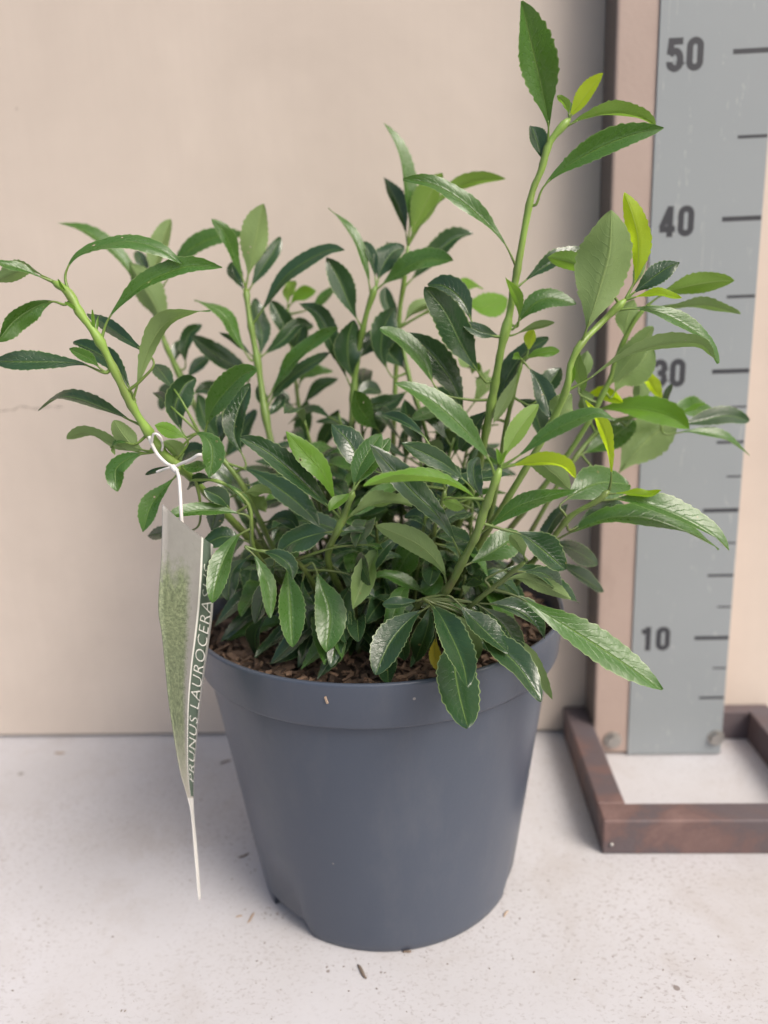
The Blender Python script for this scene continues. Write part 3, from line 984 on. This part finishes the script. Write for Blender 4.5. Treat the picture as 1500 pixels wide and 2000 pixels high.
def parse(data):
    out = []
    for ln in data.strip().splitlines():
        if ln.startswith('B '):
            tok = ln.split(); r0, r1 = [float(v) for v in tok[-1][1:].split(',')]
            out.append({'id': tok[1], 'pts': [tuple(float(v) for v in q.split(',')) for q in tok[2:-1]], 'r': (r0, r1), 'leaves': []})
        else:
            a = ln.split('|')
            out[-1]['leaves'].append(([tuple(float(v) for v in q.split(',')) for q in a[0].split()], float(a[1]), float(a[2]), float(a[3]), a[4]))
    return out


def make_stem(path, r0, r1, seed, mat=None):
    rr = random.Random(seed)
    r0, r1 = r0 * .88, r1 * .92; n = max(14, int(len(path) * 7)); P = catmull(path, n)
    rad = [r0 + (r1 - r0) * (i / (n - 1)) for i in range(n)]
    for i in range(n):
        rad[i] *= 1 + 0.10 * max(0, math.sin(i * 1.25 + seed)) ** 6
    rad[-1] *= .55
    V, F = tube_geo(P, rad, 9)
    o = mesh_obj('stem', V, F, mat or M_STEM, plant, True); return o, P


seed = 100
for br in parse(DATA):
    p3 = [at(x, y, Y) for x, y, Y in br['pts']]
    root = np.array([p3[0][0] * .6, p3[0][1] * .6, ZS - .3])
    rr_ = math.hypot(root[0], root[1])
    if rr_ > 7: root[:2] *= 7 / rr_
    first = p3[0]
    if first[2] < ZS + .6: first[2] = ZS + .6
    stem, P = make_stem([root, .5 * (root + first) + np.array([0, 0, .2])] + p3 if np.linalg.norm(root - first) > 1.5 else [root] + p3, br['r'][0], br['r'][1], seed, M_YOUNG if br['id'] in 'ACMPNHUQ' else None)
    # screen positions of the stem's points, to find the depth at which each leaf leaves it
    nodes = set()
    d = P - CAM; zc = d @ AF; sx = 750 + FPX * (d @ AR) / zc; sy = 1000 - FPX * (d @ AU) / zc
    for (pts, w, phi, dy, tint) in br['leaves']:
        seed += 1
        x0, y0 = pts[0]
        ld = np.array(pts[1]) - np.array(pts[0]); ld /= np.linalg.norm(ld)
        back = np.minimum(0, (x0 - sx) * ld[0] + (y0 - sy) * ld[1])
        k = int(np.argmin((sx - x0) ** 2 + (sy - y0) ** 2 + 6 * back ** 2)); dist = math.hypot(sx[k] - x0, sy[k] - y0)
        Y0 = P[k][1]; nodes.add(k)
        q = list(pts); base = [P[k]]
        if dist > 14:                      # a stalk joins the blade to its stem
            base = [P[k], at(.5 * (sx[k] + x0) - ld[0] * dist * .08, .5 * (sy[k] + y0) - ld[1] * dist * .08, Y0 - .05)]
        LRr = random.Random(seed)
        dyv = dy + LRr.uniform(-.4, .4)
        L = [0]
        for a, b in zip(q[:-1], q[1:]): L.append(L[-1] + math.dist(a, b))
        off0 = -.12 if dy <= 0 else .12
        p3l = [at(x, y, Y0 + off0 + dyv * (l / L[-1]) ** (1.0 if dy < -2.4 else 1.4)) for (x, y), l in zip(q, L)]
        path = base + (p3l[1:] if dist <= 14 else p3l)
        plen = sum(np.linalg.norm(b - a) for a, b in zip(path[:-1], path[1:]))
        pet = .10 if dist <= 14 else min(.45, .08 + (dist * zc[k] / FPX) / plen)
        depth = np.dot(p3l[len(p3l) // 2] - CAM, AF)
        fold = math.radians(LRr.uniform(18, 46)); curl = LRr.uniform(.15, .6)
        ph = math.radians(phi)
        hw = w * depth / FPX / 2 / max(.48, abs(math.cos(ph))) * 1.03
        # pick the sign that turns the upper face towards the sky
        m = len(p3l) // 2; t = path[-1] - path[0]; t /= np.linalg.norm(t); v = p3l[m] - CAM; v /= np.linalg.norm(v)
        s0 = np.cross(t, v); sg = 1 if s0[2] > 0 else -1
        if abs(s0[2]) < .12 * np.linalg.norm(s0): sg = 1 if s0[0] > 0 else -1
        leaf_mesh(path, hw, ph * sg, fold, LEAF[tint], stem, curl, LRr.uniform(.5, .88), LRr.uniform(.7, 1.2) if w > 15 else 0, pet, LRr.uniform(-.85, .85), seed)
    for k in nodes:                        # swollen nodes where the leaves leave the stem
        for dk, g in ((-1, .10), (0, .26), (1, .05)):
            if 0 <= k + dk < len(P) - 1:
                for q in range(9):
                    v = stem.data.vertices[(k + dk) * 9 + q]; c = Vector(P[k + dk]) * CM
                    v.co = c + (v.co - c) * (1 + g)

# low inner growth: short shoots whose dark leaves fill the heart of the shrub
def sky_turn(pth, up):
    t = pth[-1] - pth[0]; t /= np.linalg.norm(t); v = pth[len(pth) // 2] - CAM; v /= np.linalg.norm(v)
    s0 = np.cross(t, v); s0 /= np.linalg.norm(s0); n0 = np.cross(s0, t)
    if np.dot(n0, -v) < 0: n0 = -n0
    return math.atan2(np.dot(up, s0), np.dot(up, n0))


FR = random.Random(77)
inner = []
for i in range(40):
    skirt = 20 <= i < 30; back = i >= 30
    if i in (21, 24, 27): continue                      # the last shoots lean out over the front rim
    if skirt:
        a = math.radians(-165 + 150 * (i - 20) / 9); r = FR.uniform(3.2, 4.8); hgt = FR.uniform(1.6, 4.2); lean = np.array([math.cos(a), math.sin(a), 0]) * 1.6
    elif back:                           # upright shoots behind the middle
        a = math.radians(8 + 164 * (i - 30) / 9); r = FR.uniform(1.5, 5.0); hgt = FR.uniform(9.0, 13.0); lean = np.array([math.cos(a) * 2.6, math.sin(a) * .8, 0]) * FR.uniform(.5, 1.3)
    else:
        a = i * 2.4; r = 1.0 + 5.4 * math.sqrt((i + .5) / 20); hgt = FR.uniform(4.0, 9.2) + (2.0 if r < 4.2 else 0); lean = np.array([math.cos(a), math.sin(a), 0]) * FR.uniform(.4, 2.4)
    b = np.array([r * math.cos(a), r * math.sin(a) + (.6 if not skirt else 0), ZS - .2])
    stem, P = make_stem([b, b + lean * .35 + np.array([0, 0, hgt * .5]), b + lean + np.array([0, 0, hgt])], .16, .09, 500 + i)
    for k in range(5 if skirt else 8 if back else 10):
        seed += 1
        base = P[int(len(P) * ((.45 if back else .3) + (.53 if back else .68) * k / (5 if skirt else 8 if back else 10)))]
        if skirt:
            th = a + FR.uniform(-1.7, 1.7); el_ = FR.uniform(-.3, .6); L_ = FR.uniform(3.2, 5.4)
        elif back:
            th = k * 2.4 + i; el_ = FR.uniform(.0, .95); L_ = FR.uniform(3.4, 5.2)
        else:
            th = k * 2.4 + i + FR.uniform(-.3, .3); el_ = FR.uniform(-.4, .6); L_ = FR.uniform(3.4, 5.6)
        d0 = np.array([math.cos(th) * math.cos(el_), math.sin(th) * math.cos(el_), math.sin(el_)])
        m1 = base + d0 * L_ * .5 + np.array([0, 0, .4]); e1 = base + d0 * L_ + np.array([0, 0, -.8 if not skirt else -1.6])
        lim = 10.0 if skirt else 9.4
        rr = math.hypot(e1[0], e1[1])
        if rr > lim:
            e1[:2] *= lim / rr; m1[:2] *= .5 + .5 * lim / rr
        e1[2] = max(e1[2], ZS + .55); m1[2] = max(m1[2], ZS + .9)
        pth = [base, base + d0 * L_ * .2 + np.array([0, 0, .25]), m1, e1]
        up = np.array([FR.uniform(-.5, .5), FR.uniform(-.9, .1), 1.0])
        ph = sky_turn(pth, up)
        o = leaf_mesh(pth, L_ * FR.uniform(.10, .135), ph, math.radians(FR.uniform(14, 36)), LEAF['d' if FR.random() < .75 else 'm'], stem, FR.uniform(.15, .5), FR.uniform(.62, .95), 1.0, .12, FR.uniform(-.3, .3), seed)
        if not skirt and not (back and i == 33): inner.append(o)
# the heart of the shrub reads as one mass: its leaves become one part
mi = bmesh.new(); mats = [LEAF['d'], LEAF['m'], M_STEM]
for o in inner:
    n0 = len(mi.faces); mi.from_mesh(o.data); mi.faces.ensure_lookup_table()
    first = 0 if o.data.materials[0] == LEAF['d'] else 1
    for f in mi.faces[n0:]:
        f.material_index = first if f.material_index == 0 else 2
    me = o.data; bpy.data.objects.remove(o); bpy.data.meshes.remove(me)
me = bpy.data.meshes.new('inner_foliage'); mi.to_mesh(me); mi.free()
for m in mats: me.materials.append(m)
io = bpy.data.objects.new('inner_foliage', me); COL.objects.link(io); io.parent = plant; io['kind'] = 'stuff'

# ------------------------------------------------------------------ plant label and its tie
lab = tag(empty('plant_label'), 'printed green plant label with white lettering hanging by a white tie', 'plant label')
ROWS = [((317, 985), (415, 1064)), ((315, 1083), (416, 1120)), ((309, 1185), (415, 1190)), ((316, 1240), (408, 1250)), ((322, 1300), (399, 1310)),
        ((331, 1385), (389, 1390)), ((350, 1501), (379, 1505)), ((371, 1580), (378, 1580)), ((379, 1664), (385, 1664)), ((387, 1757), (392, 1757))]
YLs = [-12.6, -12.8, -13.0, -12.9, -12.6, -12.0, -10.6, -9.3, -9.0, -9.0]; YR = -8.6
LP = catmull([at(l[0], l[1], y) for (l, r), y in zip(ROWS, YLs)], 120)
RP_raw = np.array([at(r[0], r[1], YR) for (l, r) in ROWS])
LPk = np.array([at(l[0], l[1], y) for (l, r), y in zip(ROWS, YLs)])


def spl(K, t):
    """catmull through the key rows at parameter t in 0..1"""
    n = len(K) - 1; x = min(max(t, 0), .99999) * n; i = int(x); f = x - i
    p1, p2 = K[i], K[i + 1]; p0 = K[i - 1] if i > 0 else 2 * p1 - p2; p3 = K[i + 2] if i + 2 <= n else 2 * p2 - p1
    return .5 * (2 * p1 + (p2 - p0) * f + (2 * p0 - 5 * p1 + 4 * p2 - p3) * f * f + (3 * p1 - p0 - 3 * p2 + p3) * f ** 3)


def card(t, h):
    a, b = spl(LPk, t), spl(RP_raw, t)
    p = a + (b - a) * h
    w = np.linalg.norm(b - a)
    nrm = np.cross(b - a, np.array([0, 0, 1.0])); nrm /= np.linalg.norm(nrm) + 1e-9
    return p + nrm * (0.10 * w * (h - h * h) * -1.0), nrm


NV, NH = 72, 8
V, F, UV = [], [], []
for side in (0, 1):
    for i in range(NV + 1):
        for k in range(NH + 1):
            p, n = card(i / NV, k / NH); V.append(p + n * (0.03 if side else 0)); UV.append((k / NH, i / NV))
nn = (NV + 1) * (NH + 1)
for side in (0, 1):
    for i in range(NV):
        for k in range(NH):
            f = [side * nn + i * (NH + 1) + k, side * nn + i * (NH + 1) + k + 1, side * nn + (i + 1) * (NH + 1) + k + 1, side * nn + (i + 1) * (NH + 1) + k]
            F.append(tuple(f if side else reversed(f)))
bd = [(0, k) for k in range(NH)] + [(i, NH) for i in range(NV)] + [(NV, NH - k) for k in range(NH)] + [(NV - i, 0) for i in range(NV)]
for a in range(len(bd)):
    (i, k), (j, m) = bd[a], bd[(a + 1) % len(bd)]
    A, B_ = i * (NH + 1) + k, j * (NH + 1) + m
    F.append((A, B_, B_ + nn, A + nn))
mesh_obj('card', V, F, M_CARD, lab, True, None, UV)
# which face of the card looks at the camera
pc, nc_ = card(.25, .9); SIDE = 1 if np.dot(nc_, CAM - pc) > 0 else -1

cu = bpy.data.curves.new('lettering', 'FONT'); cu.body = 'PRUNUS LAUROCERASUS'; cu.size = 1.0; cu.shear = .28; cu.space_character = 1.12; cu.offset = -0.016; cu.resolution_u = 3
to = bpy.data.objects.new('lettering', cu); COL.objects.link(to)
bpy.context.view_layer.update()
tm = bpy.data.meshes.new_from_object(to.evaluated_get(bpy.context.evaluated_depsgraph_get()))
bpy.data.objects.remove(to)
co = np.array([v.co[:] for v in tm.vertices]); x0, x1 = co[:, 0].min(), co[:, 0].max(); y1 = .72
TT = np.linspace(0, 1, 300); RZ = np.array([spl(RP_raw, t)[2] for t in TT])     # heights down the right edge
Z0, Z1 = at(379, 1528, YR)[2], at(415, 1108, YR)[2]
for v, c in zip(tm.vertices, co):
    f = (c[0] - x0) / (x1 - x0); t = float(np.interp(-(Z0 + (Z1 - Z0) * f), -RZ, TT))
    hb = .80 - t * .28
    h = .955 - (c[1] / y1) * (.955 - hb - .035)
    p, n = card(t, h)
    v.co = Vector(p + n * SIDE * (0.012 + (0.03 if SIDE > 0 else 0))) * CM
tm.materials.append(M_WHITE)
to = bpy.data.objects.new('lettering', tm); COL.objects.link(to); to.parent = lab
# eyelet and tie
eye = at(356, 1040, -10.4)


def tube_px(name, pts, r, mat, parent, n=40):
    P = catmull([at(*p) for p in pts], n)
    V, F = tube_geo(P, [r] * n, 8)
    return mesh_obj(name, V, F, mat, parent, True)


tube_px('tie', [(357, 1046, -10.55), (354, 1005, -10.7), (352, 965, -10.3), (349, 932, -9.6), (341, 914, -8.9), (325, 905, -8.6), (308, 888, -8.5), (296, 866, -8.55), (291, 852, -8.5)], .085, M_TIE, lab, 60)
tube_px('tie_tail', [(340, 913, -8.9), (352, 906, -9.1), (372, 898, -9.4), (386, 889, -9.6), (394, 888, -9.6)], .075, M_TIE, lab)
tube_px('tie_loop', [(341, 914, -8.9), (330, 914, -8.9), (316, 918, -8.7), (306, 922, -8.6)], .06, M_TIE, lab)
tube_px('tie_loop', [(296, 868, -8.55), (300, 848, -8.75), (312, 852, -8.75), (318, 868, -8.4), (316, 880, -8.2)], .06, M_TIE, lab)
tube_px('tie_knot', [(336, 910, -9.0), (341, 917, -9.05), (346, 921, -9.1)], .14, M_TIE, lab, 8)


# ------------------------------------------------------------------ scraps on the floor
def scrap(name, label, cat, pix, L_, w, h, ang, mat, group=None):
    p = at_z(pix[0], pix[1], 0)
    hh = h * .5
    V, F = [], []
    n = 7; rr = random.Random(int(pix[0]))
    for i in range(n):
        s = i / (n - 1) - .5; k = (1 - (2 * abs(s)) ** 4 * .5) * (1 + rr.uniform(-.15, .15)); bend = .06 * L_ * math.sin(s * 4 + pix[0])
        for q in range(6):
            th = q / 6 * 2 * math.pi
            x = s * L_; y = bend + math.cos(th) * w * .5 * k; zz = hh * k * math.sin(th)
            V.append((p[0] + x * math.cos(ang) - y * math.sin(ang), p[1] + x * math.sin(ang) + y * math.cos(ang), max(0.004, hh + zz - .02)))
    for i in range(n - 1):
        for q in range(6):
            q2 = (q + 1) % 6; F.append((i * 6 + q, (i + 1) * 6 + q, (i + 1) * 6 + q2, i * 6 + q2))
    F.append(tuple(range(6))); F.append(tuple((n - 1) * 6 + q for q in reversed(range(6))))
    o = mesh_obj(name, V, F, mat, None, True); tag(o, label, cat, group)
    return o


scrap('twig', 'short brown twig lying on bare floor in front of the pot', 'twig', (707, 1899), 1.05, .2, .16, -.95, M_TWIG)
scrap('twig', 'dark twig on the floor behind the pot by the wall', 'twig', (441, 1489), .9, .18, .14, .5, M_TWIG)
scrap('twig', 'thin dark twig touching the left side of the pot', 'twig', (476, 1672), .75, .13, .12, .6, M_TWIG)
scrap('dry_leaf_scrap', 'small brown leaf scrap near the foot of the wall', 'leaf scrap', (117, 1471), .9, .32, .1, .1, M_TWIG2)
scrap('bark_scrap', 'pale reddish bark scrap beside the pot drain notch', 'bark scrap', (490, 1793), .85, .16, .08, 1.2, M_TWIG2)
scrap('bark_scrap', 'pale bark scrap right of the pot base', 'bark scrap', (988, 1785), .6, .15, .1, 1.0, M_TWIG2)
scrap('bark_scrap', 'dark bark scrap under the front edge of the pot', 'bark scrap', (795, 1860), .5, .16, .14, .2, M_TWIG)
scrap('bark_scrap', 'tiny bark crumb between the pot and the hanging label', 'bark scrap', (467, 1790), .4, .14, .08, .4, M_TWIG2)
pr = at(635, 1372, -11.0); aa = math.atan2(pr[1], pr[0]); rr = 10.78 + (pr[2] - 15.7) * .106
vs, fs = chip_geo(np.array([rr * math.cos(aa), rr * math.sin(aa), pr[2]]), .10, .12, .42, rot3(aa, 0, .25))
tag(mesh_obj('bark_scrap', vs, fs, M_TWIG2), 'small pale bark splinter stuck on the pot rim', 'bark scrap')
# crumbs of soil scattered about: too many and too small to count
V, F = [], []
rg = random.Random(9)
for i in range(520):
    if i < 260: px, py = rg.uniform(0, 1500), rg.uniform(1470, 2000)
    else:
        a = rg.uniform(0, 6.3); rr = 8.2 + abs(rg.gauss(0, 2.6)); px = None
    if px is not None: c = at_z(px, py, 0)
    else: c = np.array([rr * math.cos(a), rr * math.sin(a), 0.0])
    if math.hypot(c[0], c[1]) < 8.2 or c[1] > WALL_Y - .3: continue
    if c[0] > X0 - .3 and c[1] > YF - .3: continue
    L_ = rg.choice([.04, .05, .06, .08, .12])
    c[2] = L_ * .12
    vs, fs = chip_geo(c, L_, L_ * .5, L_ * .3, rot3(rg.uniform(0, 6.3), 0, 0))
    o = len(V); V += vs; F += [tuple(q + o for q in f) for f in fs]
tag(mesh_obj('soil_crumbs', V, F, M_TWIG), 'fine dark soil crumbs scattered over the pale floor', 'soil crumbs', kind='stuff')
